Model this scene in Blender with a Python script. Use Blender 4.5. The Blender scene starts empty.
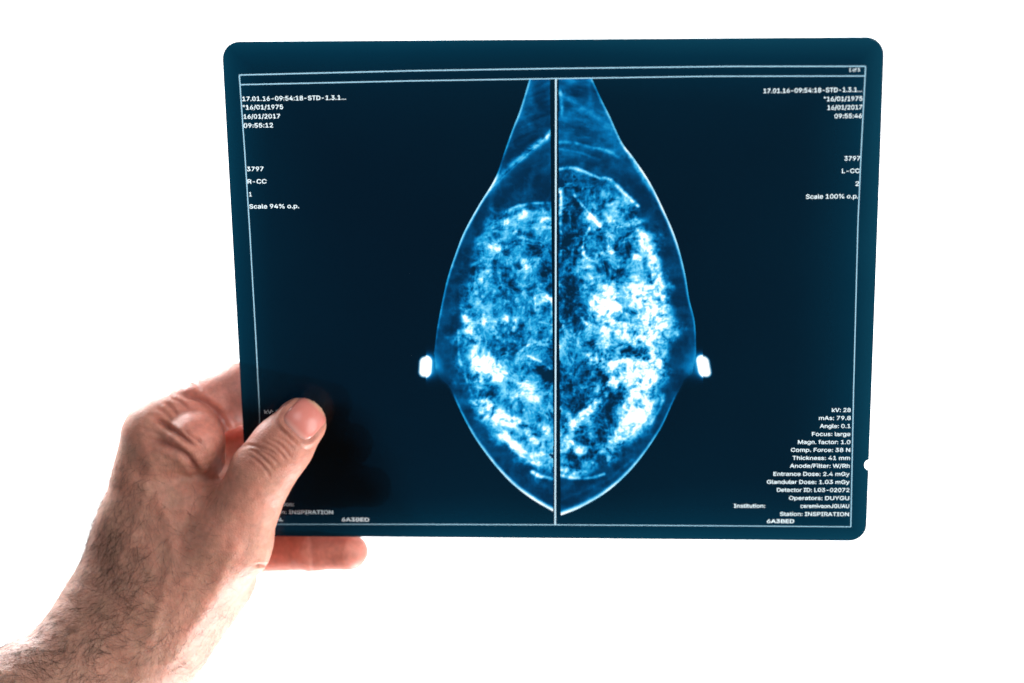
import bpy, bmesh, math, os
import numpy as np
from mathutils import Vector, Matrix
from mathutils.geometry import delaunay_2d_cdt

sc = bpy.context.scene
COL = sc.collection
rng = np.random.default_rng(7)

# ------------------------------------------------------------------ camera
LENS = 70.0
FPX = LENS / 36.0 * 1024.0
cam_d = bpy.data.cameras.new("Camera")
cam_d.lens = LENS; cam_d.sensor_width = 36.0
cam_d.clip_start = 0.01; cam_d.clip_end = 50
cam = bpy.data.objects.new("Camera", cam_d); COL.objects.link(cam)
cam.rotation_euler = (math.radians(90), 0, 0)
sc.camera = cam
cam_d.dof.use_dof = True
cam_d.dof.focus_distance = 0.745
cam_d.dof.aperture_fstop = 4.5

# ------------------------------------------------------------------ world, lamps, exposure
BACK_L = 3.0                        # radiance of the bright white backlight
world = bpy.data.worlds.new("World"); sc.world = world
world.use_nodes = True
world.node_tree.nodes["Background"].inputs["Color"].default_value = (0.95, 0.97, 1.0, 1)
world.node_tree.nodes["Background"].inputs["Strength"].default_value = 0.16
sc.view_settings.view_transform = 'Standard'
sc.view_settings.look = 'None'
sc.view_settings.exposure = 0.0
sc.view_settings.gamma = 1.0
sc.cycles.filter_width = 1.7
sc.cycles.max_bounces = 12
sc.cycles.transparent_max_bounces = 16

def area_lamp(name, loc, target, size, power, color):
    ld = bpy.data.lights.new(name, 'AREA'); ld.shape = 'RECTANGLE'
    ld.size, ld.size_y = size; ld.energy = power; ld.color = color
    lo = bpy.data.objects.new(name, ld); COL.objects.link(lo)
    lo.location = loc
    lo.rotation_euler = (Vector(target) - Vector(loc)).to_track_quat('-Z', 'Y').to_euler()
    return lo
area_lamp("key_lamp", (0.78, 0.16, -0.12), (-0.12, 0.74, -0.08), (0.75, 0.95), 14.5, (1.0, 0.985, 0.96))
area_lamp("fill_lamp", (-0.15, -0.35, 0.70), (-0.10, 0.74, -0.05), (0.6, 0.6), 4.2, (0.93, 0.97, 1.0))
area_lamp("rim_lamp_high", (-0.62, 1.25, 0.55), (-0.15, 0.76, -0.05), (0.5, 0.5), 20.0, (0.97, 0.99, 1.0))  # added lamp, out of view, whitening the upper left edge of the hand
area_lamp("rim_lamp_low", (0.24, 1.05, -0.88), (-0.12, 0.76, -0.10), (0.5, 0.5), 18.0, (0.97, 0.99, 1.0))  # added lamp, out of view, whitening the lower edge of wrist and thumb

# ------------------------------------------------------------------ helpers
def srgb(r, g, b):
    c = np.array([r, g, b], float) / 255.0
    return np.where(c <= 0.04045, c / 12.92, ((c + 0.055) / 1.055) ** 2.4)

def link(name, me, mat=None, parent=None, loc=None):
    o = bpy.data.objects.new(name, me); COL.objects.link(o)
    if mat is not None: me.materials.append(mat)
    if loc is not None: o.location = loc
    if parent is not None: o.parent = parent
    return o

def mesh_np(name, v, f):
    me = bpy.data.meshes.new(name)
    v = np.ascontiguousarray(v, np.float32); f = np.ascontiguousarray(f, np.int32)
    k = f.shape[1]
    me.vertices.add(len(v)); me.vertices.foreach_set("co", v.ravel())
    me.loops.add(f.size); me.loops.foreach_set("vertex_index", f.ravel())
    me.polygons.add(len(f)); me.polygons.foreach_set("loop_start", np.arange(len(f), dtype=np.int32) * k)
    me.update(calc_edges=True)
    return me

def set_color(me, name, rgb):
    a = me.color_attributes.new(name, 'FLOAT_COLOR', 'POINT')
    d = np.ones((len(rgb), 4), np.float32); d[:, :3] = rgb
    a.data.foreach_set("color", d.ravel())

def new_mat(name):
    m = bpy.data.materials.new(name); m.use_nodes = True
    nt = m.node_tree; nt.nodes.clear()
    return m, nt, nt.nodes.new, nt.links.new

# ------------------------------------------------------------------ film pose (solved from its four corners)
FW, FH = 0.240, 0.19358
RA, RB, RG = 0.28238, 0.00226, -0.062
FT = np.array([0.01508, 0.74723, 0.01637])
def rx(a): c, s = math.cos(a), math.sin(a); return np.array([[1, 0, 0], [0, c, -s], [0, s, c]])
def ry(a): c, s = math.cos(a), math.sin(a); return np.array([[c, 0, s], [0, 1, 0], [-s, 0, c]])
def rz(a): c, s = math.cos(a), math.sin(a); return np.array([[c, -s, 0], [s, c, 0], [0, 0, 1]])
FM = rz(RG) @ rx(RA) @ ry(RB)
FN = FM @ np.array([0, 1, 0])              # film normal, pointing away from the viewer

def film_xz(px, py):
    """measured picture position -> position on the film sheet (metres in film plane)"""
    px, py = np.asarray(px, float), np.asarray(py, float)
    r = np.stack([(px - 512) / FPX, np.ones_like(px), (341.5 - py) / FPX], -1)
    t = (FT @ FN) / (r @ FN)
    l = (r * t[..., None] - FT) @ FM
    return l[..., 0], l[..., 2]
def film_px(x, z):
    l = np.stack([x, np.zeros_like(x), z], -1) @ FM.T + FT
    return 512 + FPX * l[..., 0] / l[..., 1], 341.5 - FPX * l[..., 2] / l[..., 1]
def W(px, py, d):
    """picture position, depth d mm behind (+) or before (-) the film plane -> world mm"""
    r = np.array([(px - 512) / FPX, 1.0, (341.5 - py) / FPX])
    t = (FT @ FN) / (r @ FN)
    y = t * 1000 + d
    return r * y

# ------------------------------------------------------------------ backdrop: large evenly lit white panel
m, nt, N, L = new_mat("backlight_white")
e = N('ShaderNodeEmission'); e.inputs['Color'].default_value = (1, 1, 1, 1); e.inputs['Strength'].default_value = BACK_L
o_ = N('ShaderNodeOutputMaterial'); L(e.outputs[0], o_.inputs['Surface'])
bm = bmesh.new()
bmesh.ops.create_cube(bm, size=1.0)
bmesh.ops.scale(bm, vec=(3.6, 0.05, 2.8), verts=bm.verts)
bmesh.ops.bevel(bm, geom=list(bm.edges), offset=0.01, segments=2, affect='EDGES')
me = bpy.data.meshes.new("backdrop"); bm.to_mesh(me); bm.free()
bd = link("backdrop", me, m, loc=(0, 1.75, 0)); bd["kind"] = "structure"

# ------------------------------------------------------------------ film material
def film_material():
    m, nt, N, L = new_mat("blue_film_dye")
    out = N('ShaderNodeOutputMaterial')
    tc = N('ShaderNodeTexCoord'); sx = N('ShaderNodeSeparateXYZ'); L(tc.outputs['Object'], sx.inputs[0])
    def M(op, a, b=None, c=None):
        n = N('ShaderNodeMath'); n.operation = op
        for i, v in enumerate((a, b, c)):
            if v is None: continue
            if isinstance(v, (int, float)): n.inputs[i].default_value = v
            else: L(v, n.inputs[i])
        return n.outputs[0]
    X, Z = sx.outputs['X'], sx.outputs['Z']
    # veiling glare painted into the dye: lighter towards the cut edges and right side
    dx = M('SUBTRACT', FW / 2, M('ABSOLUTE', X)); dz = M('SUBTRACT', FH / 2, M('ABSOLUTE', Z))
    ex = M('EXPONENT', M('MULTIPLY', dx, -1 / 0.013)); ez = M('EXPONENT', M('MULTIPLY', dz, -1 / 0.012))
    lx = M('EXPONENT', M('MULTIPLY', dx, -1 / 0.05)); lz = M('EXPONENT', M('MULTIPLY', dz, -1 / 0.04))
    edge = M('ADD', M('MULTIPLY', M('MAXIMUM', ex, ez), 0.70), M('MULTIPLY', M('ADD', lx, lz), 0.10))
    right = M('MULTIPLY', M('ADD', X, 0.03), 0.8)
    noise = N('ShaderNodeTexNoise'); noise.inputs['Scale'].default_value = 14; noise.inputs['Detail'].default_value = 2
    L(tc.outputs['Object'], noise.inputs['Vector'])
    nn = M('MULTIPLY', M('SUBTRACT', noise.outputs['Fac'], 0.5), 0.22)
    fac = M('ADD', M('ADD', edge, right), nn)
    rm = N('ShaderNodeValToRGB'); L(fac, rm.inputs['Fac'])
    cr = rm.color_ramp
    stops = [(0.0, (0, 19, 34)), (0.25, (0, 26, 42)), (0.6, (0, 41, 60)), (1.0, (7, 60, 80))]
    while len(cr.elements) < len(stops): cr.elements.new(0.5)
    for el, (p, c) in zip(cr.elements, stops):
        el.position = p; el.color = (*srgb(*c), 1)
    at = N('ShaderNodeAttribute'); at.attribute_name = "clear"
    # clear attribute holds how much of the dye is replaced by the exposed picture
    mx = N('ShaderNodeMix'); mx.data_type = 'RGBA'; mx.blend_type = 'MIX'
    L(at.outputs['Alpha'], mx.inputs['Factor'])
    L(rm.outputs['Color'], mx.inputs[6]); L(at.outputs['Color'], mx.inputs[7])
    gn = N('ShaderNodeTexNoise'); gn.inputs['Scale'].default_value = 1500; gn.inputs['Detail'].default_value = 1
    L(tc.outputs['Object'], gn.inputs['Vector'])
    gr = N('ShaderNodeMapRange'); gr.inputs['To Min'].default_value = 0.88 / BACK_L; gr.inputs['To Max'].default_value = 1.06 / BACK_L
    L(gn.outputs['Fac'], gr.inputs['Value'])
    vm = N('ShaderNodeVectorMath'); vm.operation = 'SCALE'; L(mx.outputs[2], vm.inputs[0]); L(gr.outputs[0], vm.inputs['Scale'])
    tr = N('ShaderNodeBsdfTransparent'); L(vm.outputs[0], tr.inputs['Color'])
    tl = N('ShaderNodeBsdfTranslucent'); vs = N('ShaderNodeVectorMath'); vs.operation = 'SCALE'; L(vm.outputs[0], vs.inputs[0]); vs.inputs['Scale'].default_value = 1.25; L(vs.outputs[0], tl.inputs['Color'])
    ts_ = N('ShaderNodeMixShader'); ts_.inputs[0].default_value = 0.68; L(tr.outputs[0], ts_.inputs[1]); L(tl.outputs[0], ts_.inputs[2]); tr = ts_
    gl = N('ShaderNodeBsdfGlossy'); gl.inputs['Roughness'].default_value = 0.18; gl.inputs['Color'].default_value = (0.9, 0.95, 1, 1)
    fr = N('ShaderNodeFresnel'); fr.inputs['IOR'].default_value = 1.25
    ms = N('ShaderNodeMixShader'); L(fr.outputs[0], ms.inputs[0]); L(tr.outputs[0], ms.inputs[1]); L(gl.outputs[0], ms.inputs[2])
    L(ms.outputs[0], out.inputs['Surface'])
    return m
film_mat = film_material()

# ------------------------------------------------------------------ film top-level
film = bpy.data.objects.new("xray_film", None); COL.objects.link(film)
film.empty_display_size = 0.05
film.matrix_world = Matrix([[*FM[0], FT[0]], [*FM[1], FT[1]], [*FM[2], FT[2]], [0, 0, 0, 1]])
film["label"] = "dark blue translucent radiograph film with rounded corners, held upright by the hand against white"
film["category"] = "x-ray film"

# ---- noise on a regular grid
def vnoise(x, y, seed):
    xi = np.floor(x).astype(np.int64); yi = np.floor(y).astype(np.int64)
    fx = x - xi; fy = y - yi
    fx = fx * fx * (3 - 2 * fx); fy = fy * fy * (3 - 2 * fy)
    def h(a, b):
        n = (a * 374761393 + b * 668265263 + seed * 1442695041) & 0x7fffffff
        n = ((n ^ (n >> 13)) * 1274126177) & 0x7fffffff
        n = (n ^ (n >> 16)) & 0xffffff
        return n / float(0xffffff)
    return (h(xi, yi) * (1 - fx) * (1 - fy) + h(xi + 1, yi) * fx * (1 - fy) +
            h(xi, yi + 1) * (1 - fx) * fy + h(xi + 1, yi + 1) * fx * fy)
def fbm(x, y, seed, sc_, octv=4, ridge=False):
    s = 0; a = 1; t = 0
    for k in range(octv):
        n = vnoise(x / sc_ * 2 ** k + 17.3 * k, y / sc_ * 2 ** k - 9.1 * k, seed + k)
        if ridge: n = 1 - np.abs(2 * n - 1)
        s = s + a * n; t += a; a *= 0.6
    return s / t

def seg_dist(x, y, pts):
    """distance to a polyline and the parameter 0..1 along it"""
    pts = np.asarray(pts, float)
    seg = np.hypot(*(pts[1:] - pts[:-1]).T); cum = np.concatenate([[0], np.cumsum(seg)]); tot = cum[-1]
    best = np.full(x.shape, 1e9); par = np.zeros(x.shape)
    for i in range(len(pts) - 1):
        a, b = pts[i], pts[i + 1]; d = b - a; ll = d @ d
        t = np.clip(((x - a[0]) * d[0] + (y - a[1]) * d[1]) / ll, 0, 1)
        ds = np.hypot(x - a[0] - t * d[0], y - a[1] - t * d[1])
        k = ds < best
        best = np.where(k, ds, best); par = np.where(k, (cum[i] + t * seg[i]) / tot, par)
    return best, par

def smooth_poly(pts, n=14):
    p = np.asarray(pts, float); out = []
    q = np.vstack([2 * p[0] - p[1], p, 2 * p[-1] - p[-2]])
    for i in range(1, len(q) - 2):
        for t in np.linspace(0, 1, n, endpoint=False):
            a, b, c, d = q[i - 1], q[i], q[i + 1], q[i + 2]
            out.append(0.5 * ((2 * b) + (-a + c) * t + (2 * a - 5 * b + 4 * c - d) * t * t + (-a + 3 * b - 3 * c + d) * t ** 3))
    out.append(p[-1]); return np.array(out)

def inside(x, y, poly):
    r = np.zeros(x.shape, bool); n = len(poly); j = n - 1
    for i in range(n):
        xi, yi = poly[i]; xj, yj = poly[j]
        if yi != yj:
            c = ((yi > y) != (yj > y)) & (x < (xj - xi) * (y - yi) / (yj - yi) + xi)
            r ^= c
        j = i
    return r

def ramp(I):
    st = np.array([0, .12, .25, .4, .58, .76, .92, 1.0])
    cs = np.array([srgb(0, 27, 43), srgb(0, 43, 76), srgb(0, 68, 113), srgb(2, 106, 164), srgb(30, 154, 206),
                   srgb(120, 205, 238), srgb(222, 243, 251), srgb(252, 255, 255)])
    I = np.clip(I, 0, 1)
    return np.stack([np.interp(I, st, cs[:, k]) for k in range(3)], -1)

# ---- traced outlines (measured in the photograph)
LO_up = smooth_poly([(529.6, 78), (520, 109.5), (512, 130), (504, 152.6), (495, 178), (478, 206), (463.5, 232.7), (454.5, 256), (448.5, 274), (444, 292), (437.5, 325), (434, 352)])
LO_dn = smooth_poly([(436, 372), (441, 379), (449, 387), (455, 400), (463, 417), (474, 437), (487, 455.5), (500, 471.5), (515, 486.5), (533, 500), (553.5, 512)])
RO_up = smooth_poly([(591.5, 77), (601, 98), (610.6, 117.4), (622, 142), (634, 158), (650, 182), (664, 210), (676.5, 240), (685, 272), (689.5, 299), (695, 322), (696.5, 352)])
RO_dn = smooth_poly([(692, 374), (685, 379), (681, 387), (673, 403), (659, 432), (635, 465.6), (609, 490.5), (581, 507.5), (558.5, 516.5)])

def blob(x, y, cx, cy, rx_, ry_, ang=0.0):
    c, s = math.cos(math.radians(ang)), math.sin(math.radians(ang))
    u = ((x - cx) * c + (y - cy) * s) / rx_; v = (-(x - cx) * s + (y - cy) * c) / ry_
    r2 = u * u + v * v
    return np.exp(-r2 ** 1.3 * 0.9)

def tissue(x, y, side):
    wx = (fbm(x, y, 50 + side, 20, 2) - .5) * 9; wy = (fbm(x, y, 60 + side, 20, 2) - .5) * 9
    X, Y = x + wx, y + wy
    f1 = fbm(X, Y, 3 + side * 10, 9, 4, True)          # fibrous ridges
    f2 = fbm(X, Y, 4 + side * 10, 22, 5)
    f3 = fbm(X, Y, 5 + side * 10, 5.2, 3)
    f4 = fbm(x + y * .2, y, 8 + side * 10, 2.6, 2)
    if side == 0:
        up, dn = LO_up, LO_dn
        poly = np.vstack([up, dn, [(553.5, 78)]])
        gl = [(556, 202), (538, 202.5), (520, 204.5), (506, 210), (492, 222), (480, 238), (470, 258), (464, 282), (458, 305), (455, 330), (457, 352), (462, 376), (468, 396), (479, 420), (494, 441), (510, 455), (524, 467), (533, 474), (556, 480)]
        blobs = [(496, 248, 6, 5.5, 0, 1), (506, 222, 3.5, 3, 0, .9), (516, 233, 3, 2.5, 0, .8), (524, 214, 7, 3.5, -40, .8), (480, 287, 8, 10, 10, .8), (526, 266, 5, 9, 0, .9),
                 (540, 262, 3, 6, 30, .7), (540, 240, 2.5, 8, 0, .6), (544, 221, 6, 2.5, -20, .7), (488, 274, 6, 4, 30, .7), (512, 209, 10, 2.5, -14, .7), (546, 297, 7, 5, 40, .8),
                 (463, 311, 4, 8, -10, .9), (468, 328, 5, 13, -12, .95), (484, 321, 11, 4, -12, .9), (494, 330, 3.5, 9, -10, .6), (476, 342, 5, 8, 0, .7), (505, 320, 4, 6, 0, .7), (514, 324, 3, 8, 20, .7),
                 (485, 366, 12, 9, 15, 2.0), (497, 374, 13, 8, 25, 1.1), (480, 384, 7, 6, 20, .8), (474, 356, 4, 8, 0, .5), (538, 301, 5, 6, 0, .7), (541, 345, 9, 2, -10, .6), (524, 385, 9, 5, 20, .65), (536, 400, 6, 5, 0, .6), (520, 395, 14, 5, 0, .5),
                 (483, 404, 9, 8, 40, 1.0), (496, 415, 15, 7, 30, 1.1), (512, 421, 12, 6, 10, 1.0), (504, 437, 16, 5.5, 42, 1.0), (520, 451, 12, 5, 40, .9), (536, 459, 8, 7, 20, 1.0), (534, 441, 8, 4, 20, .7), (546, 430, 6, 6, 0, .7), (548, 414, 5, 5, 0, .5), (528, 432, 7, 4, 0, .6)]
        darks = [(547, 276, 8, 26, 0, .75), (549, 374, 12, 7, 15, .7), (516, 286, 9, 7, 0, .3), (500, 300, 7, 6, 0, .25), (552, 345, 4, 25, 0, .2), (536, 250, 8, 10, 0, .45), (547, 385, 10, 8, 0, .3), (475, 268, 5, 7, 0, .3), (534, 290, 8, 7, 0, .25), (524, 345, 7, 5, 0, .25), (470, 365, 6, 10, 0, .2)]
        lines = [([(552.5, 131), (545, 138), (533, 147.5), (524, 156), (510, 167), (500, 177), (492, 187)], 2.6, .9, .35),
                 ([(552, 203), (530, 203.5), (512, 208), (498, 218)], 1.1, .5, .3), ([(532, 472), (540, 476), (552, 478.5)], 1.3, .9, .9),
                 ([(548, 296), (552, 303), (552, 330), (546, 340), (532, 343), (522, 350)], 1.4, .45, .4), ([(528, 356), (540, 361), (550, 369)], 1, .5, .5),
                 ([(472, 395), (460, 360), (458, 330)], 1.0, .3, .3)]
        gland_amp = .42
    else:
        up, dn = RO_up, RO_dn
        poly = np.vstack([up, dn, [(558.5, 77)]])
        gl = [(556, 170), (575, 168), (592, 173), (607, 179), (622, 192), (638, 207), (650, 226), (659, 250), (665, 275), (667, 300), (676, 325), (676, 345), (670, 375), (661, 400), (648, 424), (630, 446), (613, 461), (590, 473), (572, 479), (556, 478)]
        blobs = [(629, 200, 7, 4, 45, 1.0), (636, 221, 9, 3, -14, 1.0), (620, 226, 10, 2.5, -6, .7), (590, 216, 7, 3, 35, .9), (599, 225, 5, 4, 30, .9), (585, 247, 2.2, 8, 5, .9), (611, 250, 3, 6, -15, .8), (588, 268, 6, 2, 0, .6), (587, 280, 4, 7, 20, .6),
                 (646, 243, 5.5, 13, -24, 1.2), (656, 266, 6, 15, -14, 1.3), (658, 290, 7, 14, -4, 1.2), (637, 258, 5, 3, 40, .8), (600, 255, 6, 5, 0, .4), (612, 237, 4, 7, 0, .7),
                 (606, 289, 6, 6, 0, .9), (605, 304, 11, 11, 0, 2.6), (634, 294, 7, 10, 0, .9), (650, 306, 14, 18, 0, 1.3), (590, 325, 6, 3, 35, .9), (612, 328, 14, 7, 0, .7), (646, 334, 24, 10, -6, 1.4), (657, 320, 12, 16, 0, 1.2), (604, 345, 5, 8, 30, .7),
                 (592, 358, 8, 6, 20, .9), (612, 366, 18, 9, 10, 1.2), (640, 372, 22, 13, 0, 1.45), (615, 380, 11, 9, 0, 1.0), (652, 362, 9, 18, 0, 1.1), (644, 392, 14, 12, 0, 1.3), (637, 411, 13, 14, 35, 1.3), (625, 430, 14, 8, -40, 1.1), (612, 445, 12, 5, -38, .8),
                 (596, 404, 12, 4.5, -40, .95), (585, 413, 9, 5, -30, .85), (574, 425, 9, 7, -10, .8), (568, 446, 8, 8, 0, .85), (582, 450, 10, 5, 0, .7), (564, 470, 5, 4, 0, .8), (580, 474, 9, 3.5, -10, .95), (608, 460, 9, 3.5, -12, .95), (592, 465, 8, 6, 0, .7), (588, 436, 6, 6, 0, .5), (597, 389, 6, 5, 0, .6), (562, 394, 3, 4, 0, .6), (564, 340, 4, 6, 0, .3), (640, 283, 12, 8, 0, .5), (615, 310, 30, 40, 0, .18)]
        darks = [(569, 235, 14, 60, 0, .62), (573, 312, 14, 26, 0, .55), (568, 380, 14, 24, 0, .38), (612, 270, 18, 8, 0, .25), (600, 240, 8, 8, 0, .25), (625, 250, 9, 8, 0, .3), (620, 320, 5, 4, 0, .3), (626, 352, 16, 5, 8, .5), (606, 353, 7, 4, 0, .3), (575, 405, 16, 9, -20, .25), (612, 408, 13, 11, -30, .3), (600, 424, 10, 9, -30, .3), (585, 186, 20, 10, 0, .22), (590, 455, 6, 5, 0, .3), (616, 182, 8, 8, 0, .05)]
        lines = [([(559, 142), (572, 142.5), (590, 147), (606, 150), (618, 157)], 1.6, .42, .3), ([(559, 149), (580, 153), (600, 160)], 1.2, .2, .15), ([(559, 169), (572, 168), (585, 172), (597, 177.5), (610, 180), (622, 191), (638, 206)], 1.3, .5, .8),
                 ([(560, 92), (561.5, 103), (561, 115)], 1.5, .7, .3), ([(560.5, 192), (560.8, 210), (560.5, 265)], 1.1, .75, .15), ([(574, 195), (582, 205), (592, 216), (600, 226)], 1.0, .4, .9), ([(596, 262), (585, 256), (584, 240), (590, 228)], 1.1, .4, .5),
                 ([(564, 96), (585, 110), (608, 122)], 2.5, .25, .12), ([(562, 120), (585, 118), (605, 128), (624, 150)], 6, .08, .12), ([(556, 474), (572, 478), (590, 478), (604, 474)], 1.3, .8, .6), ([(622, 142), (634, 163), (647, 184), (655, 200)], 1.6, .6, .25),
                 ([(587, 325), (575, 312)], 1.2, .5, .2), ([(650, 424), (660, 408), (664, 395)], 1.2, .4, .4), ([(562, 500), (585, 490), (610, 478), (632, 460)], 1.6, .10, .14)]
        gland_amp = .45
    ins = inside(x, y, poly)
    du, pu = seg_dist(x, y, up); dd, pd = seg_dist(x, y, dn)
    de = np.minimum(du, dd)
    ew = 1 + 13 * np.exp(-((y - 376) / 17) ** 2)
    sg = np.where(ins, de, -de)
    soft = np.clip(0.5 + sg / ew, 0, 1); soft = soft * soft * (3 - 2 * soft)
    I = .085 + .10 * (f2 - .5) + .06 * (f1 - .5)
    # lighter tissue just under the skin line, upper third
    upper = np.clip((185 - y) / 60, 0, 1)
    I = I + upper * ((.17 if side else .12) + .55 * (fbm(x * .35 + y * .2, y * 1.3 - x * (.35 if side else -.5), 31 + side, 12, 4) - .5)) * (1 if side else .75)
    if side == 0:       # triangle above the fold is darker
        fold = (y < 131 + (552 - x) * 0.93)
        I = np.where(fold, I - .08 + .18 * np.exp(-du / 9) * np.clip((165 - y) / 40, 0, 1), I + .13 * np.exp(-np.clip(seg_dist(x, y, lines[0][0])[0], 0, 99) / 9))
    wv = (fbm(x, y, 141 + side, 13, 4) - .5) * 26; wu_ = (fbm(x, y, 151 + side, 13, 4) - .5) * 26
    g = inside(x + wv, y + wu_, smooth_poly(gl, 6)); dg, _ = seg_dist(x + wv, y + wu_, smooth_poly(gl, 6))
    sdg = np.where(g, dg, -dg)
    gm = 1 / (1 + np.exp(-(sdg - 2.0) / 3.2))
    f6 = fbm(X, Y, 6 + side * 10, 6.0, 4, True)
    G = gland_amp * (0.10 + 1.0 * (f1 - .40) + 1.9 * (f2 - .5) + 1.2 * (f3 - .5) + .45 * (f4 - .5) + 1.1 * (f6 - .45)) + .135 + .30 * (fbm(x, y, 301 + side, 34, 3) - .5)
    B = 0
    mod = np.clip(.45 + 1.0 * (f1 - .35) + 2.0 * (f3 - .5) + .6 * (f4 - .5) + 1.0 * (f2 - .5), .0, 1.5)
    for cx, cy, a, b, an, am in blobs:
        B = B + am * blob(x + wx * .45, y + wy * .45, cx, cy, a, b, an)
    core = np.clip(B, 0, 2.2)
    D = 0
    for cx, cy, a, b, an, am in darks: D = D + am * blob(x + wx * .4, y + wy * .4, cx, cy, a, b, an)
    I = I + gm * (G - .02) - D * gm * .62 + .02 * gm
    I = I + (1.6 * (1 - np.exp(-core / 1.25))) * (.36 * mod + .17) * (1 - .3 * np.clip(D, 0, 1))
    I = I + gm * np.clip(fbm(X, Y, 77 + side, 8, 3, True) - .70, 0, 1) * .9
    for pts, w, a0, a1 in lines:
        d, p = seg_dist(x + wx * .12, y + wy * .12, smooth_poly(pts, 8))
        I = I + (a0 + (a1 - a0) * p) * .85 * np.exp(-(d / (w * (.8 + .9 * f2))) ** 2) * np.clip(-.1 + 2.0 * f3 * (.5 + f2), 0, 1.2)
    I = np.maximum(I, .05)
    # skin line
    if side == 0:
        au = np.interp(pu, [0, .1, .25, .30, .38, .5, .62, .75, .88, 1], [.35, .42, .38, .06, .75, .95, .7, .42, .28, .02])
        ad = np.interp(pd, [0, .12, .25, .45, .7, 1], [.0, .12, .35, .62, .85, 1.1]); wd = np.interp(pd, [0, .5, 1], [1.1, 1.7, 3.1])
        wu = np.interp(pu, [0, .25, .38, .55, 1], [1.5, 1.4, 2.0, 1.9, 1.5])
    else:
        au = np.interp(pu, [0, .1, .25, .36, .5, .65, .8, .9, 1], [.25, .4, .4, .85, .95, .8, .5, .3, .1])
        ad = np.interp(pd, [0, .12, .25, .45, .7, 1], [.0, .12, .35, .5, .8, 1.1]); wd = np.interp(pd, [0, .5, 1], [1.1, 1.7, 3.4])
        wu = np.interp(pu, [0, .3, .45, .7, 1], [1.4, 1.7, 2.2, 2.0, 1.3])
    lv = .75 + .5 * fbm(x, y, 201, 12, 2)
    I = I + ins * lv * (.95 * au * np.exp(-((du - .7) / (wu * .78)) ** 2) + ad * np.exp(-((dd - .9) / (wd * .85)) ** 2))
    I = I + ins * (.05 * np.exp(-du / 5) + .07 * np.exp(-dd / 8)) + ins * (1 - gm) * .20 * np.clip(fbm(x * .8, y * .8, 211 + side, 16, 5, True) - .52, 0, 1) * 2
    A = soft * 1.0
    I = I * (.94 + .12 * gm * (core > .5))
    I = np.where(I > .6,   .6 + (I - .6) * .66, I)
    # nipple marker
    nx0, nx1, ny0, ny1, sh = (419.8, 430, 356, 377.5, -.10) if side == 0 else (699, 709.5, 355.5, 377.5, -.18)
    xs = x + sh * (366 - y) * -1 if side else x + .06 * (y - 366)
    q = np.maximum(np.abs(xs - (nx0 + nx1) / 2) - (nx1 - nx0) / 2 + 5, 0); r = np.maximum(np.abs(y - (ny0 + ny1) / 2) - (ny1 - ny0) / 2 + 6, 0)
    dn_ = np.hypot(q, r) - 5.5
    nip = np.clip(.5 - dn_ / 3.4, 0, 1)
    dirn = (x - 426) if side == 0 else (703 - x)
    glow = np.exp(-np.clip(dn_, 0, 99) / 3.2) * np.where(dirn > 0, .62, .12)
    gx = 436 if side == 0 else 692
    glow = glow + .25 * np.exp(-(((x - gx) / 9) ** 2 + ((y - 366) / 14) ** 2))
    I = np.maximum(I * A, 0) + nip * 1.2 + glow
    A = np.clip(np.maximum.reduce([A, nip, glow * 2.2]), 0, 1)
    return I, A, ins, dn_

# ---- frame rules printed on the film (measured positions; the sheet is very slightly bowed)
def poly_film(pts): return np.array([[float(c) * 1e3 for c in film_xz(x, y)] for x, y in pts])
R_TOP = poly_film([(239.3, 75), (410, 70.8), (555, 68.5), (730, 66.4), (865.6, 66.3)])
R_TOP2 = poly_film([(240.0, 84.7), (410, 80.9), (555, 78.6), (710, 76.3), (865.0, 76.0)])
R_LEFT = poly_film([(239.3, 75), (244.6, 150), (249.7, 230), (255.9, 340), (259.0, 400), (263.0, 524.3)])
R_RIGHT = poly_film([(865.6, 66.3), (861.2, 150), (857.9, 225), (853.6, 390), (850.8, 526.8)])
R_BOT = poly_film([(263.0, 524.3), (400, 524.3), (555, 524.8), (720, 525.8), (850.8, 526.8)])
R_DIV = poly_film([(555.9, 79.0), (555.7, 300), (555.2, 524.8)])
def top_z(x): return np.interp(x * 1e3, R_TOP2[:, 0], R_TOP2[:, 1]) / 1e3 - 0.00019
# ---- panels of dense faces that carry the exposed picture
X_C = float(R_DIV[:, 0].mean()) / 1e3
Z_BOT = float(film_xz(555, 521.0)[1])
panels = {0: (float(film_xz(412, 366)[0]), X_C - 0.00130), 1: (X_C + 0.00130, float(film_xz(717, 366)[0]))}

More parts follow.
